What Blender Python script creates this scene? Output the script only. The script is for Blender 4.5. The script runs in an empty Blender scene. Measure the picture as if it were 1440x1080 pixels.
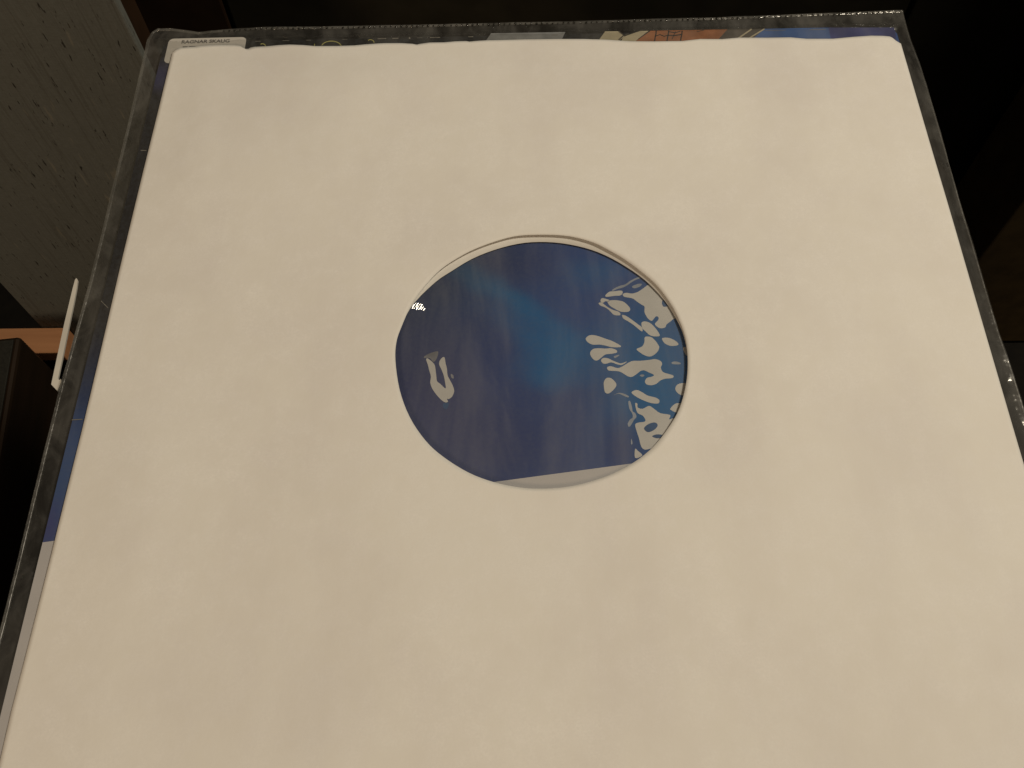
import bpy, bmesh, math, random
from mathutils import Vector, Matrix, noise
random.seed(7)
S = bpy.context.scene
C = S.collection
# ------------------------------------------------------------------ camera, world, lamps, exposure
Z0 = 0.60                                   # height of the paper sleeve's face above the floor
CAMP = Vector((-0.007007, -0.149573, Z0 + 0.263488))
RIGHT = Vector((0.9998744, -0.0050752, -0.0150145))
DOWN = Vector((-0.0114978, -0.8843054, -0.4667674))
FWD = Vector((-0.0109085, 0.4668814, -0.8842527))
FPX = 1250.0
cd = bpy.data.cameras.new('camera'); cam = bpy.data.objects.new('camera', cd); C.objects.link(cam)
cd.sensor_width = 36; cd.lens = 36 * FPX / 1440; cd.clip_start = 0.01; cd.clip_end = 20
up = -DOWN; bk = -FWD
cam.matrix_world = Matrix(((RIGHT.x, up.x, bk.x, CAMP.x), (RIGHT.y, up.y, bk.y, CAMP.y), (RIGHT.z, up.z, bk.z, CAMP.z), (0, 0, 0, 1)))
S.camera = cam
w = bpy.data.worlds.new('World'); S.world = w; w.use_nodes = True
w.node_tree.nodes['Background'].inputs[0].default_value = (1.0, 0.82, 0.6, 1)
w.node_tree.nodes['Background'].inputs[1].default_value = 0.045

def lamp(name, loc, target, size, power, col, size_y=None):
    l = bpy.data.lights.new(name, 'AREA'); l.shape = 'DISK' if size_y is None else 'ELLIPSE'
    l.size = size
    if size_y: l.size_y = size_y
    l.energy = power; l.color = col
    o = bpy.data.objects.new(name, l); C.objects.link(o); o.location = loc
    o.rotation_euler = (Vector(target) - Vector(loc)).to_track_quat('-Z', 'Y').to_euler()
    return o
KEY = Vector((0.58, 0.20, Z0 + 0.98))
lamp('ceiling_lamp', KEY, (0, 0, Z0), 0.18, 8.7, (1.0, 0.88, 0.69))
lamp('front_fill', (-0.70, -0.95, Z0 + 0.65), (-0.2, 0.1, Z0 - 0.2), 0.30, 4.9, (1.0, 0.74, 0.49))  # unseen fill, added to light the fabric panel and ledge
S.view_settings.view_transform = 'Standard'; S.view_settings.look = 'None'
S.view_settings.exposure = 0.0; S.view_settings.gamma = 1.0
S.cycles.use_denoising = True
S.cycles.max_bounces = 10; S.cycles.transparent_max_bounces = 16
S.cycles.caustics_reflective = False; S.cycles.caustics_refractive = False

# ------------------------------------------------------------------ helpers
def P(px, py, z):
    """where the line of sight through a spot of the photograph meets the level z (world metres)"""
    d = RIGHT * ((px - 720) / FPX) + DOWN * ((py - 540) / FPX) + FWD
    t = (z - CAMP.z) / d.z
    return CAMP + d * t

def srgb(r, g, b):
    f = lambda v: ((v / 255 + 0.055) / 1.055) ** 2.4 if v > 10 else v / 255 / 12.92
    return (f(r), f(g), f(b), 1)

class NT:
    def __init__(s, name):
        s.m = bpy.data.materials.new(name); s.m.use_nodes = True
        s.t = s.m.node_tree; s.n = s.t.nodes; s.b = s.n['Principled BSDF']; s.out = s.n['Material Output']
        s.tc = s.n.new('ShaderNodeTexCoord')
    def link(s, a, b): s.t.links.new(a, b)
    def noise(s, scale, detail=3, rough=0.55, vec=None, dist=0.0):
        n = s.n.new('ShaderNodeTexNoise'); n.inputs['Scale'].default_value = scale
        n.inputs['Detail'].default_value = detail; n.inputs['Roughness'].default_value = rough
        n.inputs['Distortion'].default_value = dist
        s.link(vec or s.tc.outputs['Object'], n.inputs['Vector']); return n.outputs['Fac']
    def mapping(s, scale=(1, 1, 1), rot=(0, 0, 0), loc=(0, 0, 0), vec=None):
        n = s.n.new('ShaderNodeMapping'); n.inputs['Scale'].default_value = scale
        n.inputs['Rotation'].default_value = rot; n.inputs['Location'].default_value = loc
        s.link(vec or s.tc.outputs['Object'], n.inputs['Vector']); return n.outputs['Vector']
    def ramp(s, fac, stops):
        n = s.n.new('ShaderNodeValToRGB'); e = n.color_ramp.elements
        while len(e) < len(stops): e.new(0.5)
        for i, (p, c) in enumerate(stops): e[i].position = p; e[i].color = c
        s.link(fac, n.inputs['Fac']); return n.outputs['Color']
    def maprange(s, v, a, b, c=0.0, d=1.0):
        n = s.n.new('ShaderNodeMapRange'); n.interpolation_type = 'SMOOTHSTEP'
        for i, x in zip((1, 2, 3, 4), (a, b, c, d)): n.inputs[i].default_value = x
        s.link(v, n.inputs[0]); return n.outputs[0]
    def mix(s, fac, a, b, kind='MIX'):
        n = s.n.new('ShaderNodeMix'); n.data_type = 'RGBA'; n.blend_type = kind
        for x, i in ((fac, 0), (a, 6), (b, 7)):
            if hasattr(x, 'links'): s.link(x, n.inputs[i])
            else: n.inputs[i].default_value = x
        return n.outputs[2]
    def math(s, op, a, b=0.0):
        n = s.n.new('ShaderNodeMath'); n.operation = op
        for x, i in ((a, 0), (b, 1)):
            if hasattr(x, 'links'): s.link(x, n.inputs[i])
            else: n.inputs[i].default_value = x
        return n.outputs[0]
    def bump(s, h, strength, dist):
        n = s.n.new('ShaderNodeBump'); n.inputs['Strength'].default_value = strength
        n.inputs['Distance'].default_value = dist; s.link(h, n.inputs['Height']); return n.outputs['Normal']
    def set(s, rough=None, spec=None, color=None):
        if rough is not None: s.b.inputs['Roughness'].default_value = rough
        if spec is not None: s.b.inputs['Specular IOR Level'].default_value = spec
        if color is not None:
            if hasattr(color, 'links'): s.link(color, s.b.inputs['Base Color'])
            else: s.b.inputs['Base Color'].default_value = color
        return s

# materials ---------------------------------------------------------------------------------
def mat_paper(name, col):
    k = NT(name)
    broad = k.noise(9.0, 3)
    fib = k.noise(420.0, 4, 0.65)
    grain = k.noise(1500.0, 2, 0.6)
    c = k.mix(k.maprange(broad, 0.35, 0.7), col, tuple(x * 0.955 for x in col[:3]) + (1,))
    c = k.mix(k.maprange(fib, 0.3, 0.7, 0.0, 0.8), c, tuple(x * f for x, f in zip(col[:3], (0.94, 0.935, 0.925))) + (1,))
    c = k.mix(k.maprange(grain, 0.3, 0.7, 0.0, 0.8), c, tuple(x * 0.92 for x in col[:3]) + (1,))
    form = k.math('ADD', k.math('MULTIPLY', k.noise(130.0, 3), 0.5), k.math('MULTIPLY', k.noise(45.0, 3, 0.6), 0.5))
    c = k.mix(k.maprange(form, 0.36, 0.64), c, tuple(x * f for x, f in zip(col[:3], (0.925, 0.92, 0.905))) + (1,))
    smudge = k.noise(1.0, 4, 0.55, k.mapping((24, 19, 20), (0, 0, 0.35)), 0.2)
    c = k.mix(k.maprange(smudge, 0.40, 0.72, 0.0, 1.0), c, k.mix(1.0, c, (0.955, 0.948, 0.955, 1), 'MULTIPLY'))
    fold = k.noise(1.0, 3, 0.5, k.mapping((38, 7, 20), (0, 0, 0.12), (4, 2, 0)), 0.15)  # shade of soft upright folds, put into the paper's colour
    c = k.mix(k.maprange(fold, 0.42, 0.70, 0.0, 0.6), c, k.mix(1.0, c, (0.955, 0.948, 0.952, 1), 'MULTIPLY'))
    k.set(0.85, 0.2, c)
    h = k.math('ADD', k.math('MULTIPLY', fib, 0.6), k.math('MULTIPLY', k.noise(110, 3), 0.9))
    k.link(k.bump(h, 0.22, 0.0006), k.b.inputs['Normal'])
    return k.m
M = {}
M['paper'] = mat_paper('white_paper', (0.80, 0.785, 0.755, 1))
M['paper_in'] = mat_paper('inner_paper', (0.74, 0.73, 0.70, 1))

def flat(name, col, rough=0.5, spec=0.3, vary=0.08, scale=300):
    k = NT(name)
    n = k.noise(scale, 3)
    c = k.mix(k.maprange(n, 0.3, 0.7), col, tuple(x * (1 - vary) for x in col[:3]) + (1,))
    k.set(rough, spec, c); return k.m

def film(name, haze, rough, bump, tint=0.95, stretch=(35, 35, 35)):
    k = NT(name)
    tr = k.n.new('ShaderNodeBsdfTransparent'); tr.inputs[0].default_value = (tint, tint, tint * 0.99, 1)
    gl = k.n.new('ShaderNodeBsdfGlossy'); gl.inputs[0].default_value = (1, 1, 1, 1); gl.inputs['Roughness'].default_value = rough
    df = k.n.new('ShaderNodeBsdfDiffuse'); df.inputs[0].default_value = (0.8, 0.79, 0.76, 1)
    nn = k.bump(k.noise(90, 3), bump, 0.002)
    k.link(nn, gl.inputs['Normal'])
    lw = k.n.new('ShaderNodeLayerWeight'); lw.inputs['Blend'].default_value = 0.5
    fr = k.math('ADD', k.math('MULTIPLY', k.math('POWER', lw.outputs['Facing'], 5.0), 0.9), 0.055)   # the same from either side
    m1 = k.n.new('ShaderNodeMixShader'); m2 = k.n.new('ShaderNodeMixShader')
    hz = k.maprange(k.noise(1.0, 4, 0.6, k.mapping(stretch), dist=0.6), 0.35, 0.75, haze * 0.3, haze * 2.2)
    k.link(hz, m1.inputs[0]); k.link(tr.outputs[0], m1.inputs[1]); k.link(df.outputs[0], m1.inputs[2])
    k.link(fr, m2.inputs[0]); k.link(m1.outputs[0], m2.inputs[1]); k.link(gl.outputs[0], m2.inputs[2])
    k.link(m2.outputs[0], k.out.inputs['Surface'])
    k.n.remove(k.b); return k.m
M['film'] = film('clear_film', 0.032, 0.13, 0.07, 0.95, (55, 11, 20)); M['back_film'] = film('back_film', 0.034, 0.12, 0.5, 0.5, (130, 75, 60))  # milky film; upright streaks in the front film's haze stand in for glare
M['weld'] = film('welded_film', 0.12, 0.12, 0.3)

def mesh_obj(name, verts, faces, mat, parent=None, smooth=False):
    me = bpy.data.meshes.new(name); me.from_pydata([tuple(v) for v in verts], [], faces); me.update()
    if smooth:
        for p in me.polygons: p.use_smooth = True
    o = bpy.data.objects.new(name, me); C.objects.link(o)
    if mat: me.materials.append(mat)
    if parent:
        o.parent = parent
        o.location = -parent.location
    return o
def thing(name, label, cat, loc=(0, 0, 0), group=None):
    o = bpy.data.objects.new(name, None); C.objects.link(o); o.location = loc; o.empty_display_size = 0.02
    o['label'] = label; o['category'] = cat
    if group: o['group'] = group
    return o
def tag(o, label, cat): o['label'] = label; o['category'] = cat; return o
def box_bm(bm, x0, x1, y0, y1, z0, z1, bev=0.0, seg=2):
    b2 = bmesh.new(); bmesh.ops.create_cube(b2, size=1)
    for v in b2.verts:
        v.co = Vector((x0 + (v.co.x + .5) * (x1 - x0), y0 + (v.co.y + .5) * (y1 - y0), z0 + (v.co.z + .5) * (z1 - z0)))
    if bev: bmesh.ops.bevel(b2, geom=b2.edges[:], offset=bev, segments=seg, affect='EDGES', profile=0.5)
    t = bpy.data.meshes.new('t'); b2.to_mesh(t); b2.free(); bm.from_mesh(t); bpy.data.meshes.remove(t)
def box(name, x0, x1, y0, y1, z0, z1, mat, parent=None, bev=0.0015):
    bm = bmesh.new(); box_bm(bm, x0, x1, y0, y1, z0, z1, bev)
    me = bpy.data.meshes.new(name); bm.to_mesh(me); bm.free(); me.materials.append(mat)
    o = bpy.data.objects.new(name, me); C.objects.link(o)
    if parent: o.parent = parent; o.location = -parent.location
    return o
def smooth_poly(pts, n=3):
    """closed Catmull-Rom through the points"""
    out = []; k = len(pts)
    for i in range(k):
        p0, p1, p2, p3 = (Vector(pts[(i + j - 1) % k]) for j in range(4))
        for q in range(n):
            t = q / n
            out.append(0.5 * ((2 * p1) + (-p0 + p2) * t + (2 * p0 - 5 * p1 + 4 * p2 - p3) * t * t + (-p0 + 3 * p1 - 3 * p2 + p3) * t ** 3))
    return out
def interp(poly, x, i=0, j=1):
    if x <= poly[0][i]: return poly[0][j]
    for a, b in zip(poly, poly[1:]):
        if x <= b[i]:
            t = (x - a[i]) / max(1e-9, b[i] - a[i]); return a[j] + (b[j] - a[j]) * t
    return poly[-1][j]

MM = 0.001
ZF = Z0                    # front sheet of the paper sleeve
ZB = Z0 - 1.0 * MM         # its back sheet
ZC = Z0 - 1.65 * MM         # face of the cover
ZFILM = Z0 - 1.35 * MM      # front film over the cover

# ------------------------------------------------------------------ setting: floor and what stands around
k = NT('dark_floor'); n1 = k.noise(40, 4)
k.set(0.8, 0.2, k.ramp(n1, [(0.3, (0.006, 0.005, 0.004, 1)), (0.7, (0.013, 0.011, 0.008, 1))]))
fl = mesh_obj('floor', [(-2, -1.5, 0), (2, -1.5, 0), (2, 2, 0), (-2, 2, 0)], [(0, 1, 2, 3)], k.m); fl['kind'] = 'structure'

# slubbed grey fabric panel: threads run vertically (object z)
k = NT('slub_fabric')
thread = k.noise(1.0, 3, 0.6, k.mapping((900, 900, 26)))
weft = k.noise(1.0, 2, 0.6, k.mapping((260, 260, 900)))
slubn = k.noise(1.0, 3, 0.65, k.mapping((380, 380, 70)))
line = k.maprange(k.noise(1.0, 1, 0.5, k.mapping((420, 420, 16), loc=(3, 1, 2))), 0.61, 0.67)
knot = k.maprange(slubn, 0.635, 0.675)
lite = k.maprange(k.noise(1.0, 2, 0.5, k.mapping((260, 260, 34), loc=(9, 4, 7))), 0.67, 0.72)
c = k.ramp(thread, [(0.3, (0.160, 0.168, 0.155, 1)), (0.7, (0.182, 0.19, 0.176, 1))])
c = k.mix(k.maprange(weft, 0.35, 0.7, 0, 0.35), c, (0.126, 0.13, 0.118, 1))
c = k.mix(k.math('MULTIPLY', line, 0.22), c, (0.07, 0.065, 0.05, 1))
c = k.mix(k.math('MULTIPLY', knot, 0.85), c, (0.022, 0.02, 0.016, 1))
c = k.mix(k.math('MULTIPLY', lite, 0.4), c, (0.30, 0.28, 0.22, 1))
k.set(0.9, 0.1, c)
k.link(k.bump(k.math('ADD', thread, slubn), 0.6, 0.001), k.b.inputs['Normal'])
M['slub'] = k.m
DW = 0.66; ZW = CAMP.z - DW                       # level of the wooden ledge
yw = CAMP.y + 0.622 * DW
xl = CAMP.x - 1.027 * 0.622 * DW; xr = CAMP.x - 0.531 * 0.622 * DW
M['black_paint'] = flat('black_paint', (0.026, 0.022, 0.014, 1), 0.6, 0.25, 0.3, 30)
M['brown_dark'] = flat('dark_brown_wood', (0.036, 0.019, 0.010, 1), 0.5, 0.3, 0.3, 40)
M['post_wood'] = flat('post_wood', (0.10, 0.068, 0.03, 1), 0.55, 0.3, 0.35, 40)
t = thing('fabric_panel', 'grey woven fabric panel with dark slubs standing behind the record at upper left', 'fabric panel', ((xl + xr) / 2, yw + 0.02, 0))
p = box('fabric_face', xl, xr, yw, yw + 0.006, 0.004, 1.05, M['slub'], t, 0.0012)
box('backing_board', xl + 0.002, xr - 0.001, yw + 0.0062, yw + 0.024, 0.004, 1.048, M['brown_dark'], t)

# reddish wooden ledge in front of it
k = NT('red_wood')
g = k.noise(1.0, 4, 0.6, k.mapping((9, 160, 160)), 0.6)
k.set(0.45, 0.35, k.ramp(g, [(0.25, (0.52, 0.24, 0.115, 1)), (0.55, (0.62, 0.295, 0.14, 1)), (0.8, (0.68, 0.33, 0.16, 1))]))
k.link(k.bump(g, 0.2, 0.0006), k.b.inputs['Normal'])
M['red_wood'] = k.m
y0 = CAMP.y + 0.582 * DW; y1 = yw - 0.001
xe = P(90, 480, ZW).x
t = thing('wooden_ledge', 'reddish brown wooden ledge at the foot of the grey fabric panel', 'ledge', ((-.75 + xe) / 2, (y0 + y1) / 2, 0))
box('top_board', -0.75, xe, y0, y1, ZW - 0.014, ZW, M['red_wood'], t, 0.0008)
box('riser', -0.748, xe - 0.002, y0 + 0.012, y1 - 0.003, 0.003, ZW - 0.0142, M['black_paint'], t, 0.0008)

# black box at the left edge, its top and right side in view
DB = 0.60; zb = CAMP.z - DB
c1 = P(29, 472, zb); c2 = P(6, 612, zb)
k = NT('black_vinyl'); nb = k.noise(500, 3)
k.set(0.42, 0.4, k.ramp(nb, [(0.3, (0.016, 0.016, 0.014, 1)), (0.7, (0.026, 0.026, 0.022, 1))]))
k.link(k.bump(nb, 0.25, 0.0004), k.b.inputs['Normal']); M['vinyl'] = k.m
k = NT('dark_veneer'); nb = k.noise(1.0, 4, 0.6, k.mapping((60, 7, 60)))
k.set(0.5, 0.3, k.ramp(nb, [(0.3, (0.012, 0.007, 0.003, 1)), (0.7, (0.022, 0.012, 0.006, 1))])); M['veneer'] = k.m
ang = math.atan2(c1.x - c2.x, c1.y - c2.y)
t = thing('speaker_cabinet', 'black speaker cabinet at the left edge, its dull top and dark side in view', 'speaker', (c1.x, c1.y, 0))
t.rotation_euler.z = -ang
def lbox(name, a, m, par, bev=0.0015):
    o = box(name, *a, m, None, bev); o.parent = par; return o
lbox('cabinet_body', (-0.26, 0.0, -0.40, 0.0, 0.012, zb - 0.0), M['veneer'], t, 0.003)
lbox('top_panel', (-0.256, -0.004, -0.396, -0.004, zb + 0.0005, zb + 0.002), M['vinyl'], t, 0.0006)
for fx in (-0.24, -0.03):
    for fy in (-0.38, -0.03):
        lbox('foot', (fx - .012, fx + .012, fy - .012, fy + .012, 0.0005, 0.0118), M['black_paint'], t)

# dark brown post at right; brown side board and black cabinet behind
yp = CAMP.y + 0.50
t = thing('wooden_post', 'very dark brown wooden post in the gloom at the right edge', 'post', (CAMP.x + 0.5, yp, 0))
box('post_shaft', CAMP.x + 0.877 * 0.5, CAMP.x + 1.146 * 0.5, yp, yp + 0.09, 0.004, 1.0, M['post_wood'], t, 0.002)
yk = CAMP.y + 0.62
t = thing('black_cabinet', 'tall black cabinet in the dark behind the record', 'cabinet', (0.15, yk + 0.2, 0))
box('cabinet_carcass', -0.62, 0.95, yk + 0.016, yk + 0.35, 0.03, 1.0, M['black_paint'], t, 0.003)
box('cabinet_door', -0.247, 0.318, yk, yk + 0.0155, 0.05, 0.99, M['black_paint'], t, 0.002)
box('cabinet_door', 0.322, 0.945, yk, yk + 0.0155, 0.05, 0.99, M['black_paint'], t, 0.002)
box('side_board', -0.615, -0.250, yk, yk + 0.0155, 0.05, 0.99, M['brown_dark'], t, 0.002)
box('plinth', -0.61, 0.94, yk + 0.03, yk + 0.34, 0.0005, 0.0298, M['black_paint'], t, 0.001)

# what the record lies on (hidden beneath it)
t = thing('black_stand', 'black wooden stand hidden beneath the record', 'stand', (0, -0.01, 0))
box('stand_top', -0.135, 0.135, -0.14, 0.12, Z0 - 0.0262, Z0 - 0.0066, M['black_paint'], t, 0.002)
box('stand_column', -0.10, 0.10, -0.11, 0.09, 0.0005, Z0 - 0.0264, M['black_paint'], t, 0.002)

# ------------------------------------------------------------------ record cover with its print
CA = P(231, 60, ZC); CB = P(1259, 38.5, ZC); CL = P(30, 886, ZC)      # top left, top right, a spot on the left edge
ex = (CB - CA).normalized()
ey = (CA - CL).normalized()
cw = (CB - CA).length; chh = 0.312
cov = thing('record_cover', 'blue and dark printed record cover lying under the white paper sleeve', 'record cover', (0, 0, ZC - 0.003))
def cv(u, v): return CA + ex * (u * (cw - 0.0045 * v)) - ey * (v * chh)
k = NT('cover_print')
BASE = (0.036, 0.074, 0.225, 1)
def blob(col_in, px, py, rx, ry, rot, col, strength, soft=0.0):
    c = P(px, py, ZC)
    # centre first, then turn and scale
    n = k.n.new('ShaderNodeVectorMath'); n.operation = 'SUBTRACT'
    k.link(dist_vec, n.inputs[0]); n.inputs[1].default_value = (c.x, c.y, 0)
    v = k.mapping((1, 1, 0), (0, 0, -rot), vec=n.outputs[0])
    v = k.mapping((1 / (rx * MM), 1 / (ry * MM), 0), vec=v)
    L = k.n.new('ShaderNodeVectorMath'); L.operation = 'LENGTH'; k.link(v, L.inputs[0])
    f = k.maprange(L.outputs['Value'], soft, 1.0, strength, 0.0)
    return k.mix(f, col_in, col)
geo = k.n.new('ShaderNodeNewGeometry')
nz = k.n.new('ShaderNodeTexNoise'); nz.inputs['Scale'].default_value = 45; nz.inputs['Detail'].default_value = 2
k.link(geo.outputs['Position'], nz.inputs['Vector'])
sub = k.n.new('ShaderNodeVectorMath'); sub.operation = 'SUBTRACT'; k.link(nz.outputs['Color'], sub.inputs[0]); sub.inputs[1].default_value = (.5, .5, .5)
scl = k.n.new('ShaderNodeVectorMath'); scl.operation = 'SCALE'; k.link(sub.outputs[0], scl.inputs[0]); scl.inputs['Scale'].default_value = 0.012
add = k.n.new('ShaderNodeVectorMath'); add.operation = 'ADD'; k.link(geo.outputs['Position'], add.inputs[0]); k.link(scl.outputs[0], add.inputs[1])
dist_vec = add.outputs[0]
TEAL = (0.020, 0.125, 0.32, 1); PURP = (0.042, 0.048, 0.130, 1); LBLUE = (0.03, 0.115, 0.29, 1)
c = blob(BASE, 600, 560, 62, 60, 0.0, PURP, 0.85)
c = blob(c, 720, 640, 45, 26, 0.0, PURP, 0.55)
c = blob(c, 735, 372, 34, 16, 0.0, (0.04, 0.06, 0.18, 1), 0.7)
c = blob(c, 840, 560, 30, 34, 0.2, (0.034, 0.058, 0.18, 1), 0.7)
c = blob(c, 600, 410, 16, 16, 0.0, (0.045, 0.085, 0.22, 1), 0.7)
c = blob(c, 708, 415, 46, 6.5, -0.62, TEAL, 0.85)
c = blob(c, 725, 440, 46, 14, -0.62, TEAL, 0.18)
c = blob(c, 650, 378, 20, 9, -0.5, TEAL, 0.6)
c = blob(c, 790, 500, 22, 17, 0.2, TEAL, 0.7)
c = blob(c, 765, 480, 30, 12, -0.7, TEAL, 0.5)
c = blob(c, 775, 530, 12, 9, 0.0, TEAL, 0.5)
c = blob(c, 835, 385, 20, 10, 0.25, LBLUE, 0.5)
c = blob(c, 920, 540, 30, 44, 0.0, (0.022, 0.13, 0.32, 1), 0.85)
c = blob(c, 940, 470, 20, 30, 0.0, (0.03, 0.105, 0.27, 1), 0.6)
c = blob(c, 880, 640, 12, 20, 0.0, (0.035, 0.055, 0.17, 1), 0.9)
# the rest of the cover: near-black upper left, blue at the lower left
c = blob(c, 250, 170, 190, 165, 0.0, (0.020, 0.019, 0.020, 1), 1.0, 0.55)
c = blob(c, 620, 40, 160, 60, 0.0, (0.016, 0.016, 0.015, 1), 1.0, 0.5)
c = blob(c, 226, 105, 8, 16, 0.0, (0.05, 0.05, 0.12, 1), 0.8)
c = blob(c, 78, 690, 16, 36, 0.0, (0.048, 0.088, 0.22, 1), 0.95, 0.3)
c = blob(c, 70, 745, 10, 16, 0.0, (0.055, 0.06, 0.19, 1), 0.8)
c = k.mix(k.maprange(k.noise(900, 2), 0.3, 0.7, 0, 0.12), c, (0.10, 0.12, 0.16, 1))
k.set(0.5, 0.15, c); M['print'] = k.m
M['card_edge'] = flat('card_edge', (0.35, 0.33, 0.30, 1), 0.8, 0.2)
zt = Vector((0, 0, 0))
def slab(name, outline, top, bot, mtop, mside, parent):
    n = len(outline)
    vs = [Vector((q.x, q.y, top)) for q in outline] + [Vector((q.x, q.y, bot)) for q in outline]
    fs = [tuple(range(n)), tuple(range(2 * n - 1, n - 1, -1))] + [(i, i + n, (i + 1) % n + n, (i + 1) % n) for i in range(n)]
    o = mesh_obj(name, vs, fs, mtop, parent); o.data.materials.append(mside)
    for p in o.data.polygons[1:]: p.material_index = 1
    return o
r = 0.0012
ol = [cv(0, 1), cv(1, 1), cv(1, 0.012), cv(1 - 0.004, 0.003), cv(1 - 0.012, 0), cv(0.008, 0), cv(0.002, 0.003), cv(0, 0.01)]
slab('cover_board', ol, ZC, ZC - 0.003, M['print'], M['card_edge'], cov)
# printed areas: flat ink patches on the cover's face
def ink(name, pts, mat, lift=0.05, smooth=3, par=None, off=None):
    if off:
        ox, oy, s = off; pts = [(ox + x / s, oy + y / s) for x, y in pts]
    q = [P(x, y, ZC + lift * MM) for x, y in pts]
    if smooth: q = smooth_poly(q, smooth)
    bm = bmesh.new(); vs = [bm.verts.new((v.x, v.y, ZC + lift * MM)) for v in q]
    try: f = bm.faces.new(vs)
    except ValueError: bm.free(); return
    f.normal_update()
    if f.normal.z < 0: f.normal_flip()
    bmesh.ops.triangulate(bm, faces=bm.faces[:])
    me = bpy.data.meshes.new(name); bm.to_mesh(me); bm.free(); me.materials.append(mat)
    o = bpy.data.objects.new(name, me); C.objects.link(o); o.parent = par or cov; o.location = -cov.location if par is None else (0, 0, 0)
    return o
M['ink_white'] = flat('ink_white', (0.50, 0.50, 0.50, 1), 0.45, 0.35, 0.10, 60)
M['ink_pale'] = flat('ink_pale', (0.50, 0.49, 0.51, 1), 0.45, 0.35, 0.06, 40)
M['ink_mist'] = flat('ink_mist', (0.30, 0.34, 0.42, 1), 0.45, 0.35, 0.3, 120)
M['ink_mist_dark'] = flat('ink_mist_dark', (0.22, 0.23, 0.27, 1), 0.45, 0.35, 0.4, 150)
M['ink_navy'] = flat('ink_navy', (0.035, 0.09, 0.22, 1), 0.45, 0.35, 0.3, 120)
M['ink_black'] = flat('ink_black', (0.035, 0.030, 0.028, 1), 0.45, 0.35, 0.3, 200)
# pale band across the foot of the cover: its upper rim runs slantwise through the hole
a = P(62, 762.5, ZC); b = P(899, 650.5, ZC); d = (b - a).normalized()
bandl = a - d * 0.02; 
def on_left(v): return cv(0, v)
def cross_left():
    # where the rim line meets the cover's left edge
    n = Vector((-d.y, d.x, 0)); s0 = cv(0, 0); dv = cv(0, 1) - s0
    tt = n.dot(a - s0) / n.dot(dv); return s0 + dv * tt
def cross_right():
    n = Vector((-d.y, d.x, 0)); s0 = cv(1, 0); dv = cv(1, 1) - s0
    tt = n.dot(a - s0) / n.dot(dv); return s0 + dv * tt
L0 = cross_left(); R0 = cross_right()
z_ = ZC + 0.05 * MM
mesh_obj('pale_band', [(L0.x, L0.y, z_), (cv(0, 1).x, cv(0, 1).y, z_), (cv(1, 1).x, cv(1, 1).y, z_), (R0.x, R0.y, z_)], [(0, 1, 2, 3)], M['ink_pale'], cov)
A = (800, 370, 7.2); B = (800, 500, 5.683); U = (560, 400, 5.4)
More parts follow.
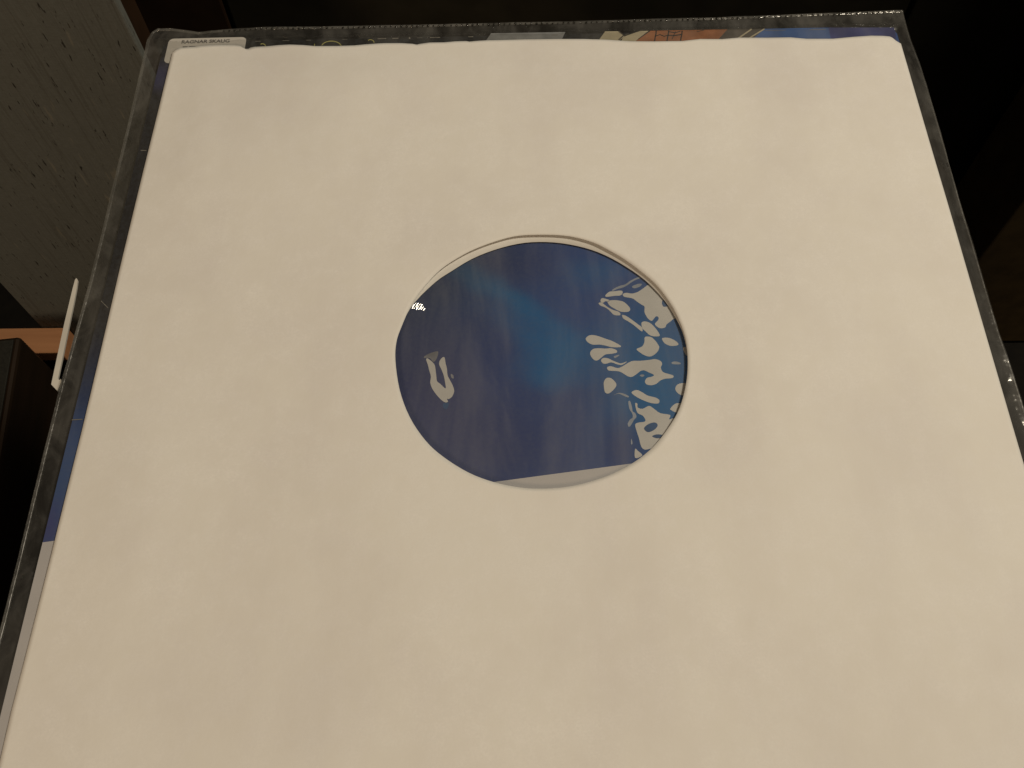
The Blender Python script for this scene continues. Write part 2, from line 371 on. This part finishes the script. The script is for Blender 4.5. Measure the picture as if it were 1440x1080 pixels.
white = [
 (A, [(545,315),(580,300),(640,308),(700,290),(760,250),(810,218),(900,220),(1000,300),(1100,420),(1120,540),(1060,565),(1030,590),(990,620),(975,650),(930,660),(895,645),(870,615),(905,575),(905,545),(880,540),(855,570),(835,585),(800,560),(775,520),(765,490),(765,440),(735,420),(690,390),(650,360),(610,350),(560,340)]),
 (A, [(395,385),(440,375),(500,378),(550,390),(590,420),(620,460),(610,488),(570,495),(520,490),(470,465),(420,435),(395,405)]),
 (A, [(300,405),(330,398),(360,420),(400,450),(450,475),(500,490),(520,510),(515,528),(460,525),(430,500),(400,470),(360,445),(320,430)]),
 (A, [(320,380),(335,355),(375,362),(410,375),(395,390),(370,385),(350,400),(330,400)]),
 (A, [(370,325),(410,290),(460,285),(530,278),(545,300),(520,328),(470,330),(400,340),(375,340)]),
 (A, [(540,525),(580,535),(640,575),(700,620),(740,650),(745,690),(720,680),(660,630),(600,590),(550,560)]),
 (A, [(735,605),(770,590),(820,605),(860,640),(900,690),(920,735),(870,742),(820,730),(780,695),(745,660)]),
 (A, [(770,748),(830,748),(870,780),(900,820),(915,855),(890,905),(830,945),(770,935),(720,905),(685,870),(740,845),(765,800)]),
 (A, [(945,760),(1000,755),(1060,775),(1105,810),(1100,832),(1030,838),(975,815),(950,785)]),
 (A, [(170,765),(200,735),(240,728),(300,740),(370,765),(430,785),(490,815),(528,840),(510,852),(430,850),(370,835),(310,825),(240,825),(190,800)]),
 (A, [(215,905),(245,870),(300,862),(370,865),(430,862),(480,880),(485,905),(430,918),(370,925),(330,955),(290,985),(255,980),(225,945)]),
 (A, [(325,985),(350,960),(400,965),(440,985),(490,1005),(530,1015),(590,995),(540,1030),(490,1025),(430,1005),(380,1018),(345,1015)]),
 (A, [(1155,860),(1180,850),(1220,900),(1210,940),(1185,930),(1165,895)]),
 (B, [(305,95),(335,85),(390,100),(430,85),(500,45),(570,42),(640,35),(690,28),(735,45),(745,70),(735,95),(750,130),(790,145),(835,160),(825,180),(770,185),(730,200),(700,225),(660,237),(620,230),(608,205),(625,178),(660,170),(680,155),(640,135),(600,118),(570,125),(545,145),(505,170),(470,165),(430,140),(395,125),(345,122),(315,118)]),
 (B, [(280,210),(300,180),(335,180),(365,205),(380,235),(360,270),(320,302),(290,295),(280,250)]),
 (B, [(500,295),(540,275),(580,290),(630,320),(690,335),(722,355),(715,382),(660,380),(600,360),(540,330)]),
 (B, [(850,265),(870,230),(920,220),(970,235),(960,300),(915,320),(870,300)]),
 (B, [(810,425),(850,385),(900,382),(940,400),(910,450),(860,455),(825,440)]),
 (B, [(530,380),(548,385),(550,415),(590,425),(640,402),(680,425),(730,460),(810,475),(800,510),(840,500),(880,520),(820,620),(740,690),(680,730),(640,747),(600,750),(575,720),(560,660),(540,600),(530,550),(560,535),(600,530),(612,515),(590,480),(550,460),(535,420)]),
 (B, [(530,745),(550,760),(580,785),(585,800),(560,815),(535,820),(525,800)]),
 (U, [(212,570),(225,562),(260,590),(278,615),(285,660),(290,700),(295,735),(320,755),(360,790),(355,740),(345,690),(330,650),(312,610),(315,580),(335,555),(352,555),(360,600),(370,640),(375,690),(395,730),(415,770),(425,810),(410,850),(385,870),(370,868),(378,890),(355,895),(320,870),(285,830),(258,790),(243,745),(248,700),(235,650),(225,610)]),
]
for off, pts in white: ink('white_splash', pts, M['ink_white'], 0.05, 3, None, off)
mist = [
 (A, [(435,275),(470,250),(520,228),(570,215),(620,180),(680,150),(730,135),(735,150),(690,165),(640,190),(590,225),(540,250),(490,262),(450,280)]),
 (A, [(640,235),(700,210),(740,212),(715,240),(660,255)]),
 (A, [(1040,1005),(1080,995),(1130,1010),(1120,1025),(1050,1022)]),
 (A, [(455,945),(500,928),(510,935),(470,960)]),
 (B, [(565,160),(585,150),(605,158),(588,170)]),
 (B, [(355,318),(400,298),(440,305),(478,324),(470,335),(430,318),(395,305)]),
 (B, [(475,370),(490,365),(505,415),(510,445),(530,460),(540,490),(520,515),(500,550),(480,570),(470,545),(490,510),(510,495),(505,460),(485,430)]),
 (B, [(500,665),(508,700),(500,712),(496,690)]),
]
for off, pts in mist: ink('pale_streak', pts, M['ink_mist'], 0.05, 3, None, off)
ink('pale_streak', [(195,550),(235,525),(300,507),(300,540),(285,575),(265,588),(240,560),(205,558)], M['ink_mist_dark'], 0.05, 3, None, U)
ink('pale_streak', [(340,905),(385,900),(370,945),(345,940)], M['ink_navy'], 0.05, 3, None, U)
ink('pale_streak', [(400,680),(418,690),(420,715),(402,705)], M['ink_mist_dark'], 0.05, 3, None, U)
for off, pts in [(A, [(945,385),(970,368),(1000,400),(1010,430),(965,442),(945,420)]),
                 (B, [(600,580),(640,545),(690,535),(710,560),(680,595),(630,612)]),
                 (B, [(665,645),(700,630),(750,635),(745,655),(700,660)])]:
    ink('dark_fleck', pts, M['ink_navy'], 0.09, 3, None, off)
# pieces of picture along the cover's upper edge
M['ink_grey'] = flat('ink_grey', (0.22, 0.23, 0.24, 1), 0.45, 0.35, 0.3, 150)
M['ink_cream'] = flat('ink_cream', (0.40, 0.36, 0.26, 1), 0.45, 0.35, 0.2, 150)
M['ink_rust'] = flat('ink_rust', (0.30, 0.13, 0.065, 1), 0.45, 0.35, 0.3, 150)
M['ink_slate'] = flat('ink_slate', (0.075, 0.068, 0.058, 1), 0.45, 0.35, 0.3, 150)
M['ink_blue'] = flat('ink_blue', (0.055, 0.115, 0.30, 1), 0.45, 0.35, 0.35, 60)
M['ink_violet'] = flat('ink_violet', (0.055, 0.065, 0.20, 1), 0.45, 0.35, 0.35, 60)
M['ink_yellow'] = flat('ink_yellow', (0.42, 0.40, 0.14, 1), 0.45, 0.35, 0.2, 200)
M['scuff'] = flat('scuff', (0.22, 0.21, 0.19, 1), 0.8, 0.2, 0.3, 400)
dark_top = 0.05
ink('grey_patch', [(680,62),(690.5,46.8),(795,45),(787,62)], M['ink_grey'], 0.05, 0)
ink('cream_patch', [(838,62),(851,44.2),(870,44),(878,50.5),(866,62)], M['ink_cream'], 0.05, 0)
ink('cream_patch', [(872,62),(876,52),(890,47),(900,43.6),(912,43.4),(898,54),(890,62)], M['ink_cream'], 0.05, 0)
ink('rust_patch', [(888,62),(915,43.4),(1023,41.3),(1004,62)], M['ink_rust'], 0.05, 0)
ink('slate_patch', [(1004,62),(1023,41.3),(1080,40.3),(1056,62)], M['ink_slate'], 0.05, 0)
ink('blue_patch', [(1050,62),(1075,40.4),(1165,38.8),(1170,62)], M['ink_blue'], 0.07, 0)
ink('violet_patch', [(1170,62),(1165,38.8),(1257,38.6),(1259,44),(1260,62)], M['ink_violet'], 0.07, 0)
def stroke(name, pts, wpx, mat, lift=0.1):
    q = [Vector((x, y)) for x, y in pts]; Lf = []; Rt = []
    for i, p in enumerate(q):
        dd = (q[min(i + 1, len(q) - 1)] - q[max(i - 1, 0)]).normalized(); nn = Vector((-dd.y, dd.x)) * wpx / 2
        Lf.append(p + nn); Rt.append(p - nn)
    n = len(q)
    vs = [P(p.x, p.y, ZC + lift * MM) for p in Lf + Rt]
    fs = [(i, i + 1, i + 1 + n, i + n) for i in range(n - 1)]
    return mesh_obj(name, vs, fs, mat, cov)
for x in (922, 939.5, 958.5):
    stroke('ink_line', [(x + .8, 43.2), (x + 0.4, 48), (x - .6, 52), (x - 1.5, 58)], 1.7, M['ink_black'])
stroke('ink_line', [(921, 51), (928, 48.6), (934, 51), (939, 49.5)], 1.2, M['ink_black'])
stroke('ink_line', [(939, 49.6), (948, 50), (958, 48.4)], 1.4, M['ink_black'])
stroke('ink_line', [(940, 44.5), (950, 46), (957, 43.6)], 1.2, M['ink_black'])
stroke('ink_line', [(945, 55), (950, 44)], 1.0, M['ink_black'])
stroke('ink_line', [(870, 43.8), (877, 49.5), (870, 56)], 1.8, M['ink_slate'])
stroke('ink_line', [(877, 50), (884, 47.5)], 1.5, M['ink_slate'])
stroke('ink_line', [(980, 44.5), (990, 42.2)], 0.8, M['ink_slate'])
stroke('white_line', [(1038, 54), (1057, 40.9)], 1.9, M['ink_cream'])
stroke('white_line', [(1053, 54), (1075, 40.6)], 1.7, M['ink_cream'])
def arc(cx, cy, rx, ry, a0, a1, n=14): return [(cx + rx * math.cos(math.radians(a0 + (a1 - a0) * i / n)), cy - ry * math.sin(math.radians(a0 + (a1 - a0) * i / n))) for i in range(n + 1)]
stroke('yellow_line', arc(466, 66, 14, 8.2, 165, 5), 1.2, M['ink_yellow'])
stroke('yellow_line', arc(521, 60, 5, 4.2, 130, 0), 1.1, M['ink_yellow'])
stroke('yellow_line', arc(369, 65.5, 4.5, 4.0, 125, 0), 1.1, M['ink_yellow'])
stroke('yellow_line', [(442, 66), (442.4, 61.6)], 1.0, M['ink_yellow'])
for x, l, wd in ((363, 8, .6), (402, 9, .6), (434, 7, .5), (485, 7, .5), (537, 12, 1.0), (556, 9, .9), (590, 8, .5), (603, 3, .9), (610, 18, .9), (662, 7, 1.1), (576, 2, 2.4), (780, 8, .6), (1090, 30, .5), (1150, 22, .6)):
    yy = 60 + (x - 231) * (38.5 - 60) / (1259 - 231) + 0.7
    stroke('edge_scuff', [(x - l / 2, yy + l * .011), (x + l / 2, yy - l * .011)], wd, M['scuff'], 0.13)
stroke('edge_scuff', [(198, 211.5), (206, 211.5)], 1.0, M['scuff'], 0.13)
stroke('edge_scuff', [(142, 423), (152, 433)], 1.0, M['scuff'], 0.13)
stroke('edge_scuff', [(101, 590.5), (116, 589.5)], 1.1, M['scuff'], 0.13)

# ------------------------------------------------------------------ name sticker on the cover's corner
ZS = ZC + 0.16 * MM
stk = thing('name_sticker', 'white name label with grey capitals stuck on the cover corner under the film', 'sticker', (P(288, 70, ZS).x, P(288, 70, ZS).y, ZS - .1 * MM))
M['sticker'] = flat('sticker_paper', (0.50, 0.485, 0.46, 1), 0.6, 0.3, 0.06, 200)
o1, o2, o3 = P(238, 54.5, ZS), P(347, 52, ZS), P(226.5, 89, ZS)
sx = (o2 - o1); sxl = sx.length; sx.normalize(); sy = Vector((-sx.y, sx.x, 0)); shh = (o1 - o3).dot(sy)
pts = []
rr = 0.0022
for (cx, cy, a0) in ((rr, -rr, 180), (sxl - rr, -rr, 90), (sxl - rr, -shh + rr, 0), (rr, -shh + rr, 270)):
    for i in range(6):
        an = math.radians(a0 - i * 18)
        pts.append(o1 + sx * (cx + rr * math.cos(an)) + sy * (cy + rr * math.sin(an)))
pts = pts[::-1]
slab('label_paper', pts, ZS, ZS - 0.1 * MM, M['sticker'], M['sticker'], stk)
M['type'] = flat('grey_type', (0.10, 0.095, 0.095, 1), 0.6, 0.3, 0.25, 600)
def text(body, start, end, par, mat, z, bold=0.0):
    cu = bpy.data.curves.new('lettering', 'FONT'); cu.body = body; cu.size = 1; cu.offset = bold
    to = bpy.data.objects.new('lettering_src', cu); C.objects.link(to)
    dg = bpy.context.evaluated_depsgraph_get(); me = bpy.data.meshes.new_from_object(to.evaluated_get(dg))
    bpy.data.objects.remove(to)
    xs = [v.co.x for v in me.vertices]; ys = [v.co.y for v in me.vertices]
    w_, h_ = max(xs) - min(xs), max(ys) - min(ys)
    a, b, hgt = start, end, None
    ax = (b - a); s = ax.length / w_; ax.normalize(); ay = Vector((-ax.y, ax.x, 0))
    for v in me.vertices:
        q = a + ax * ((v.co.x - min(xs)) * s) + ay * ((v.co.y - min(ys)) * s * text.ysc)
        v.co = (q.x, q.y, z)
    me.materials.clear(); me.materials.append(mat)
    o = bpy.data.objects.new('lettering', me); C.objects.link(o); o.parent = par; o.location = -par.location
    return o
text.ysc = 1.0
zt_ = ZS + 0.05 * MM
text('RAGNAR SKAUG', P(255, 61.4, zt_), P(322.5, 59.6, zt_), stk, M['type'], zt_, 0.022)
text.ysc = 1.0
for xa, xb, yy in ((257, 264, 65.2), (266, 275, 64.9), (313, 320, 62.9)):
    qa, qb, qc, qd = (P(x_, y_, zt_) for x_, y_ in ((xa, yy + 1.6), (xb, yy + 1.5), (xb, yy), (xa, yy)))
    mesh_obj('lettering', [qa, qb, qc, qd], [(0, 1, 2, 3)], M['type'], stk)

# ------------------------------------------------------------------ clear outer sleeve
PL = [(222,40.5),(213,46),(207,57),(203,75),(191,128),(178,183),(165,235),(146,316),(126,396),(106,467),(84,546),(65,622),(46,699),(26,782),(3,874),(-60,1120)]
PR = [(1269,14.5),(1273,30),(1280,55),(1296,97),(1312,150),(1330,212),(1350,284),(1367,340),(1379,381),(1392,426),(1405,469),(1422,517),(1439,571),(1520,850),(1600,1120)]
PT = [(222,40.5),(240,40),(263,43),(280,45.5),(297,43.3),(326,41),(367,38.3),(460,37.5),(540,35.8),(625,34.4),(720,31.8),(800,30.4),(900,27.5),(1000,25),(1080,22),(1180,18),(1255,15),(1269,14.5)]
ZE = Z0 - 4.3 * MM
left = sorted([(P(x, y, ZE).y, P(x, y, ZE).x) for x, y in PL])
right = sorted([(P(x, y, ZE).y, P(x, y, ZE).x) for x, y in PR])
ytl = P(*PT[0], ZE).y
top = [(P(x, y, ZE).x, P(x, y, ZE).y) for x, y in PT]
YBOT = -0.158
def film_pt(u, v):
    # v: 0 at the foot, 1 at the top edge
    xg = top[0][0] + (top[-1][0] - top[0][0]) * u
    yt = interp(top, xg)
    yy = YBOT + (yt - YBOT) * v
    # the side edges are read at a height that reaches each edge's own upper end at v = 1
    yl = YBOT + (ytl - YBOT) * v; yr = YBOT + (top[-1][1] - YBOT) * v
    xl_ = interp(left, yl); xr_ = interp(right, yr)
    return xl_ + (xr_ - xl_) * u, yy
def sstep(a, b, x):
    t_ = max(0, min(1, (x - a) / (b - a))); return t_ * t_ * (3 - 2 * t_)
def cover_dist(x, y):
    """signed distance (m) outside the cover's rectangle, roughly"""
    q = Vector((x, y, 0)) - Vector((CA.x, CA.y, 0))
    u = q.dot(ex); v = -q.dot(ey)
    return max(-u, u - cw + 0.0045 * max(0, v) / chh, -v, v - chh)
HOLE_C = P(762, 505, Z0)
PK = P(587, 431, ZFILM) - HOLE_C
PUCKERS = []
def film_z(x, y, front):
    dd = cover_dist(x, y)
    tt = sstep(-0.0005, 0.0065, dd)
    n = noise.noise(Vector((x * 60, y * 60, 3 if front else 9))) * 0.45 + noise.noise(Vector((x * 170, y * 170, 5))) * 0.22
    n += (0.5 - abs(noise.noise(Vector((x * 90 + y * 40, y * 120, 2.5))))) * 0.5
    if front:
        z = ZFILM + (ZE + 0.18 * MM - ZFILM) * tt + n * MM * sstep(-0.002, 0.004, dd) * 1.1 * (1 - 0.55 * sstep(0.004, 0.010, dd))
        if dd < 0.002:
            # the film lies slack over the cover: soft upright ripples
            rx = x - HOLE_C.x; ry = y - HOLE_C.y
            z += 0.10 * MM * (0.5 + 0.5 * noise.noise(Vector((x * 55, y * 9, 1.0)))) * (1 - sstep(-0.004, 0.002, dd))
            # one sharp little pucker by the hole's left rim, with a tail running inwards
            if rx > PK.x: z += 0.22 * MM * math.exp(-((rx - PK.x) / 0.012) ** 2 - ((ry - PK.y + (rx - PK.x) * .12) / 0.0024) ** 2)
            # two upright folds across the cover
            for fx, amp, wd in ((-0.0205 + ry * -0.13, 0.55, 0.0055), (0.010 + ry * -0.03, 0.35, 0.005)):
                z += amp * MM * math.exp(-((rx - fx) / wd) ** 2) * (1 - sstep(0.03, 0.05, abs(ry + .010))) 
        for cx_, cy_, hx_, hy_, sx_, sy_, per, zc_ in PUCKERS:      # tiny folded facets that catch the lamp
            dx_, dy_ = x - cx_, y - cy_
            if abs(dx_ + 0.3 * dy_) < hx_ and abs(dy_ + 0.15 * dx_) < hy_ * (1 + 0.5 * noise.noise(Vector((x * 900, 0, 1)))):
                z = zc_ + per - ((sx_ * dx_ + sy_ * dy_) % per)
        return z
    return Z0 - 6.25 * MM + (ZE - 0.18 * MM - (Z0 - 6.25 * MM)) * tt + n * 0.4 * MM * sstep(0.0, 0.004, dd) * (1 - 0.75 * sstep(0.004, 0.009, dd))
found_ = []
for px_, py_, z_, hx_, hy_, per in ((587, 431, ZFILM, .0025, .0017, .00036), (603, 434, ZFILM, .0007, .0007, .0002), (244, 54.5, ZFILM, .0024, .0010, .0005), (227, 48, Z0 - 4 * MM, .0013, .0007, .0004)):
    q_ = P(px_, py_, z_); h_ = (KEY - q_).normalized() + (CAMP - q_).normalized()
    found_.append((q_.x, q_.y, hx_, hy_, h_.x / h_.z, h_.y / h_.z, per, film_z(q_.x, q_.y, True)))
PUCKERS[:] = found_
slv = thing('plastic_sleeve', 'clear plastic outer sleeve round the cover, welded along its top edge', 'plastic sleeve', (0, 0, ZE))
def film_mesh(name, front, nu=230, nv=230):
    def g(i, n):       # denser towards the rims
        t_ = i / n; return t_
    us = sorted(set([i / nu for i in range(nu + 1)] + [j * 0.0016 for j in range(34)] + [1 - j * 0.0016 for j in range(20)]))
    vs_ = sorted(set([i / nv for i in range(nv + 1)] + [1 - j * 0.0016 for j in range(30)]))
    if front:
        x0_, x1_ = film_pt(0, .6)[0], film_pt(1, .6)[0]
        pu = (HOLE_C.x + PK.x - x0_) / (x1_ - x0_); pv = (HOLE_C.y + PK.y - YBOT) / (ytl - YBOT)
        us = sorted(set(us + [pu + j * 0.0007 for j in range(-14, 40)])); vs_ = sorted(set(vs_ + [pv + j * 0.0007 for j in range(-22, 16)]))
    V = []; F = []; W = len(us)
    for v in vs_:
        for u in us:
            x, y = film_pt(u, v); V.append((x, y, film_z(x, y, front)))
    for j in range(len(vs_) - 1):
        for i in range(W - 1): F.append((j * W + i, j * W + i + 1, (j + 1) * W + i + 1, (j + 1) * W + i))
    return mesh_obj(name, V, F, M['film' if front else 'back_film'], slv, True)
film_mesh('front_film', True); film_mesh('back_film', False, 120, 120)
# welded rims: a thin flat rib between the two films
def rib(name, pts, wid, hgt, mat, par, nsub=1):
    n = len(pts); V = []; F = []
    for i, p in enumerate(pts):
        dd = (pts[min(i + 1, n - 1)] - pts[max(i - 1, 0)]); dd.z = 0; dd.normalize(); nn = Vector((-dd.y, dd.x, 0))
        for a in range(8):
            an = a * math.pi / 4
            V.append(p + nn * (wid / 2 * math.cos(an)) + Vector((0, 0, hgt / 2 * math.sin(an))))
    for i in range(n - 1):
        for a in range(8):
            F.append((i * 8 + a, i * 8 + (a + 1) % 8, (i + 1) * 8 + (a + 1) % 8, (i + 1) * 8 + a))
    return mesh_obj(name, V, F, mat, par, True)
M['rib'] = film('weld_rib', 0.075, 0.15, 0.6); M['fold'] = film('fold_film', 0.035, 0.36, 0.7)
tp = []
N = 420
for i in range(N + 1):
    x, y = film_pt(i / N, 1.0); tp.append(Vector((x, y - 0.0007, ZE + 0.15 * MM * noise.noise(Vector((i * .7, 0, 0))))))
rib('top_weld', tp, 0.0016, 0.0006, M['rib'], slv)
lp = []
for i in range(N + 1):
    x, y = film_pt(0.0, 1 - i / N); lp.append(Vector((x + 0.0006, y, ZE + 0.10 * MM * noise.noise(Vector((i * .5, 4, 0))))))
rib('side_fold', lp, 0.0013, 0.0007, M['fold'], slv)
rp = []
for i in range(N + 1):
    x, y = film_pt(1.0, 1 - i / N); rp.append(Vector((x - 0.0004, y, ZE)))
rib('side_weld', rp, 0.0006, 0.0005, M['fold'], slv)
# the row of little pressed dimples along the weld
bm = bmesh.new()
x = 0.02
Ltop = [0.0]
for a_, b_ in zip(tp, tp[1:]): Ltop.append(Ltop[-1] + (b_ - a_).length)
s_ = 0.03
while s_ < Ltop[-1] - 0.003:
    i = max(j for j in range(len(Ltop)) if Ltop[j] <= s_)
    p_ = tp[min(i, N)] + Vector((0, -0.0004 + random.uniform(-1, 1) * 0.00008, 0.00025))
    m4 = Matrix.Translation(p_) @ Matrix.Rotation(random.uniform(-.8, .8), 4, 'X') @ Matrix.Rotation(random.uniform(-.3, .3), 4, 'Y') @ Matrix.Diagonal((0.00055 * random.uniform(.5, 1.15), 0.0007 * random.uniform(.6, 1.2), 0.0004 * random.uniform(.4, 1.3), 1))
    bmesh.ops.create_uvsphere(bm, u_segments=8, v_segments=6, radius=1, matrix=m4)
    s_ += 0.00235
for f in bm.faces: f.smooth = True
me = bpy.data.meshes.new('weld_dimples'); bm.to_mesh(me); bm.free()
k = NT('weld_gloss'); k.set(0.14, 1.0, (0.05, 0.048, 0.04, 1)); k.b.inputs['Transmission Weight'].default_value = 0.6; me.materials.append(k.m)
o = bpy.data.objects.new('weld_dimples', me); C.objects.link(o); o.parent = slv; o.location = -slv.location; o['kind'] = 'stuff'

# ------------------------------------------------------------------ white paper inner sleeve with its round hole
slp = thing('inner_sleeve', 'white paper inner record sleeve with a round centre hole, lying on top', 'paper sleeve', (0, 0, ZB))
TOPE = [(240.5,79),(242,72),(246,68.5),(251,66.5),(263,65.6),(274,65),(278,64),(296,63),(314,62.4),(328,62.6),(336.7,63.6),(341,66),(345,68),(349,67.8),(352,66),(357,65),(376,64),(391,62.4),(407,61.6),(426,62.4),(442,64),(474,64.2),(498,63.5),(510.5,62.3),(526.5,61),(540,60.2),(562,60),(580,60.9),(583,61.6),(586,62.1),(590,61),(604,59),(624,58.7),(640,57.2),(655.5,56.7),(660,57.5),(668,56.5),(684,55.3),(700,54.7),(740,53.4),(780,53),(820,53),(851,53.8),(886,56),(920,56.4),(959.5,56),(985,53),(1016,53),(1040,50.8),(1080,51),(1112,50.5),(1135,52.5),(1172,52.5),(1200,50),(1225,48.5),(1243,49),(1252,50),(1256,52),(1260,55.5),(1264,58),(1267.5,60)]
def p2(x, y, z=ZF): q = P(x, y, z); return Vector((q.x, q.y))
ledge = [p2(*q) for q in [(240.5,79),(201,240),(172,360),(115.5,600),(71,780),(14,1000)]]
redge = [p2(*q) for q in [(1267.5,60),(1297,160),(1344,320),(1440,647)]]
outer = [p2(*q) for q in TOPE] + redge[1:] + [Vector((0.1525, -0.1525)), Vector((-0.1522, -0.1525))] + ledge[::-1][:-1]
hole = [(556,507),(557.5,480),(565,458),(578,429),(594,406),(619,380),(648,361),(674,348.5),(706,337.5),(731,332.2),(764,331),(790,332),(810,335),(833,341.5),(851,350),(876,364),(901,382),(923,401),(942,426),(955,451),(964,478),(967,509),(964.5,541),(955.5,574),(941,600),(919,628),(894,648.5),(865,664.5),(829,677.5),(793,685),(757,687),(728,684.8),(695,678),(659,664.5),(623,642),(598,619),(576,586),(562,548)]
hin = [p2(*q) for q in hole]
hin = [v.xy for v in smooth_poly([(v.x, v.y, 0) for v in hin], 4)]
HC = sum(hin, Vector((0, 0))) / len(hin)
def cast(poly, c, an):
    dx, dy = math.cos(an), math.sin(an); best = None
    for i in range(len(poly)):
        a, b = poly[i] - c, poly[(i + 1) % len(poly)] - c
        e = b - a; den = dx * e.y - dy * e.x
        if abs(den) < 1e-14: continue
        t_ = (a.x * e.y - a.y * e.x) / den; s = (a.x * dy - a.y * dx) / den
        if t_ > 0 and -1e-9 <= s <= 1 + 1e-9: best = t_ if best is None else max(best, t_)
    return best
def sheet_z(x, y):
    """slow waves of the limp paper, metres"""
    n = noise.noise(Vector((x * 6 + 3, y * 6, 0.3))) * 1.3 + noise.noise(Vector((x * 15, y * 11 + 5, 1.7))) * 1.6 + noise.noise(Vector((x * 34, y * 22, 4.7))) * 0.6
    n += 0.16 * math.sin(x * 95 + 2.2 * math.sin(y * 18)) * (0.35 + 0.65 * sstep(-0.02, 0.06, y)) * (0.5 + noise.noise(Vector((x * 9, y * 9, 8))))
    n += 0.22 * math.sin(y * 66 + 1.5 * math.sin(x * 14)) * (0.4 + noise.noise(Vector((x * 8, y * 8, 2))))
    if n < 0: n = -0.45 * (1 - math.exp(n / 0.45))      # it cannot sink into what it lies on
    return n * MM
def sheet(name, inner, out, zfun, mat, thick, rings=84):
    c = HC
    angs = set()
    for q in out: d_ = q - c; angs.add(round(math.atan2(d_.y, d_.x), 6))
    for i in range(760): angs.add(round(-math.pi + 2 * math.pi * i / 760, 6))
    angs = sorted(angs)
    V = []; F = []; n = len(angs)
    for an in angs:
        r0 = cast(inner, c, an); r1 = cast(out, c, an)
        for j in range(rings + 1):
            t_ = j / rings; r_ = r0 + (r1 - r0) * t_
            x, y = c.x + r_ * math.cos(an), c.y + r_ * math.sin(an)
            V.append((x, y, zfun(x, y, r_ - r0, r1 - r_)))
    R1 = rings + 1
    for i in range(n):
        i2 = (i + 1) % n
        for j in range(rings): F.append((i * R1 + j, i * R1 + j + 1, i2 * R1 + j + 1, i2 * R1 + j))
    o = mesh_obj(name, V, F, mat, slp, True)
    md = o.modifiers.new('thickness', 'SOLIDIFY'); md.thickness = thick; md.offset = -1
    return o
def zfront(x, y, di, do):
    e = sstep(0.0, 0.03, do)
    z = ZF + sheet_z(x, y) * (0.35 + 0.65 * e) * (0.35 + 0.65 * sstep(0.0, 0.03, di)) - (1 - e) * 0.6 * MM
    # the hole's far rim stands up a little
    up_ = sstep(0.02, 0.045, y - HC.y) * (1 - sstep(0.0, 0.03, di)) * 0.55
    return z + up_ * MM
def zback(x, y, di, do):
    e = sstep(0.0, 0.03, do)
    return ZB + 0.08 * MM + (1 - e) * 0.05 * MM
sheet('front_sheet', hin, outer, zfront, M['paper'], 0.00012)
hb = [P(x, y, ZB) for x, y in [(554,508),(558,478),(567,452),(583,425.5),(612,397),(634,382),(663,364.5),(695,351.5),(728,343),(757,340.3),(789,342),(822,348.5),(851,359),(880,375),(908,395),(934,422),(951,449),(962,474),(968,509),(969,545),(961,580),(945,610),(922,637),(896,657),(865,673),(829,686),(793,693),(757,695),(726,693),(693,686),(655,672),(618,650),(592,626),(569,591),(556,550)]]
hb = [Vector((q.x, q.y)) for q in hb]
hb = [v.xy for v in smooth_poly([(v.x, v.y, 0) for v in hb], 3)]
cen = Vector((0, 0))
outer_b = [q * 0.9985 for q in outer]
sheet('back_sheet', hb, outer_b, zback, M['paper_in'], 0.00012, 20)

# ------------------------------------------------------------------ thin white pointed strip by the left edge
k = NT('white_plastic'); k.set(0.4, 0.4, k.ramp(k.noise(60, 2), [(0.3, (0.52, 0.50, 0.46, 1)), (0.7, (0.60, 0.58, 0.53, 1))])); M['white_plastic'] = k.m
zs = Z0 - 9 * MM
sp = [(107.5,391),(109.3,394),(108,404),(104,425),(97,458),(89,497),(81.5,532),(83,534.5),(85.5,533),(86,537),(80.5,549.5),(72,540.5),(77,517),(84,484),(91,452),(97,427),(102,406),(105.5,393)]
q = [P(x, y, zs) for x, y in sp][::-1]
cc = sum(q, Vector()) / len(q)
st = thing('white_strip', 'thin white pointed plastic strip beside the left edge of the clear sleeve', 'strip', (cc.x, cc.y, zs - 0.0008))
slab('strip_blade', q, zs, zs - 0.0008, M['white_plastic'], M['white_plastic'], st)
for o in list(C.objects):
    if o.type == 'MESH' and not o.parent and 'kind' not in o: print('TOP MESH', o.name)
